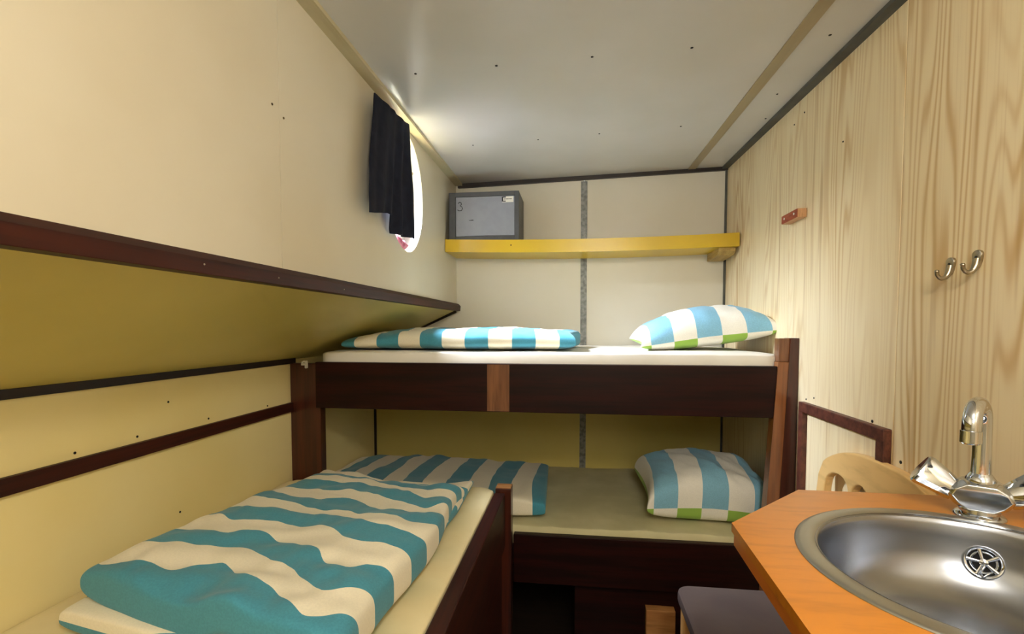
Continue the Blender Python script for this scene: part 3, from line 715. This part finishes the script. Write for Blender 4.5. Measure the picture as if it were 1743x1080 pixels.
# faceted handles
for sg in (-1, 1):
    d = (s * sg * 0.82 + zz * 0.50 + f * 0.0).normalized(); o0 = L(sg * 0.031, 0.0, 0.037)
    aa = (zz - d * zz.dot(d)).normalized(); bb = d.cross(aa)
    bm = bmesh.new(); rings = []
    for h, r in ((0.0, 0.0180), (0.006, 0.0200), (0.026, 0.0225), (0.050, 0.0265), (0.0555, 0.0258), (0.058, 0.0235)):
        ring = []
        for k in range(18):
            t = 2 * PI * k / 18 + 0.35
            q = 1.0 + 0.13 * math.cos(3 * t) * min(1, h / 0.03)
            ring.append(bm.verts.new(o0 + d * h + (aa * math.cos(t) + bb * math.sin(t)) * r * q))
        rings.append(ring)
    for r0, r1 in zip(rings, rings[1:]):
        for k in range(18): bm.faces.new((r0[k], r0[(k + 1) % 18], r1[(k + 1) % 18], r1[k]))
    bm.faces.new(rings[0][::-1]); bm.faces.new(rings[-1])
    link('handle', bm, 'chrome', tap, smooth=True, autosmooth=24)

# ------------------------------------------------------------------ chair
ch = thing('dining_chair', 'beech chair with scalloped backrest and mauve-grey seat pad behind the worktop', 'chair', (0.52, 1.31, 0))
# seat pad with rounded corners
def rrect(x0, x1, y0, y1, r, n=8):
    o = []
    for cx, cy, a0 in ((x1 - r, y1 - r, 0), (x0 + r, y1 - r, PI / 2), (x0 + r, y0 + r, PI), (x1 - r, y0 + r, 1.5 * PI)):
        for k in range(n + 1):
            a = a0 + PI / 2 * k / n; o.append((cx + r * math.cos(a), cy + r * math.sin(a)))
    return o
link('seat_pad', prism(rrect(0.305, 0.665, 1.09, 1.530, 0.045), 2, 0.430, 0.464, bev=0.008), 'cushion', ch, smooth=True, autosmooth=40)
bm = box(0.33, 0.66, 1.12, 1.14, 0.385, 0.429, 0.002); box(0.33, 0.66, 1.48, 1.50, 0.385, 0.429, 0.002, bm); box(0.33, 0.35, 1.14, 1.48, 0.385, 0.429, 0.002, bm); box(0.64, 0.66, 1.14, 1.48, 0.385, 0.429, 0.002, bm)
link('seat_frame', bm, 'beech', ch)
for x, y in ((0.335, 1.125), (0.335, 1.495)):
    link('leg', tube([(x - 0.006, y, 0), (x, y, 0.43)], [0.014, 0.019], 16), 'beech_z', ch, smooth=True, autosmooth=50)
for y in (1.125, 1.495):
    link('leg', tube([(0.742, y, 0), (0.700, y, 0.30), (0.690, y, 0.45), (0.722, y, 0.62)], [0.014, 0.018, 0.019, 0.015], 16), 'beech_z', ch, smooth=True, autosmooth=50)
# backrest: plate with scalloped lower edge, its tongues run down as spindles
yc, hw = 1.325, 0.262
def topz(y):
    q = abs((y - yc) / hw); return 0.913 - 0.070 * q ** 3.2 - 0.0
outer = []
N = 40
for k in range(N + 1):
    y = yc + hw - 2 * hw * k / N
    q = abs((y - yc) / hw)
    z = topz(y) - (0.028 * max(0, (q - 0.93) / 0.07) ** 2)
    outer.append((y, z))
holes = []
ed = [yc - hw]
low = []
zb = 0.60
# arches: (y0, y1, top z); between them narrow tongues
arch = [(yc - hw + 0.036, yc - hw + 0.146, 0.832), (yc - hw + 0.158, yc - hw + 0.236, 0.832), (yc - hw + 0.248, yc + hw - 0.248, 0.818), (yc + hw - 0.236, yc + hw - 0.158, 0.832), (yc + hw - 0.146, yc + hw - 0.036, 0.832)]
low.append((yc - hw + 0.004, zb))
for a, b, zt in arch:
    low.append((a, zb))
    for k in range(13):
        t = PI * k / 12; low.append(((a + b) / 2 - (b - a) / 2 * math.cos(t), zt - 0.05 + 0.05 * abs(math.sin(t)) ** 0.75))
    low.append((b, zb))
low.append((yc + hw - 0.004, zb))
polyb = low + outer
bm = prism(polyb, 0, 0, 0.024)
bmesh.ops.triangulate(bm, faces=[q for q in bm.faces if len(q.verts) > 4])
for v in bm.verts:                                    # lean back and dish
    v.co.x += 0.712 + (v.co.z - 0.60) * 0.09 + 0.012 * (1 - ((v.co.y - yc) / hw) ** 2)
link('backrest', bm, 'beech', ch)
bb = bpy.data.objects['backrest'].modifiers.new('soft', 'BEVEL'); bb.width = 0.005; bb.segments = 3; bb.limit_method = 'ANGLE'; bb.angle_limit = 0.9
link('back_rail', box(0.706, 0.738, yc - hw, yc + hw, 0.565, 0.605, 0.006), 'beech', ch)
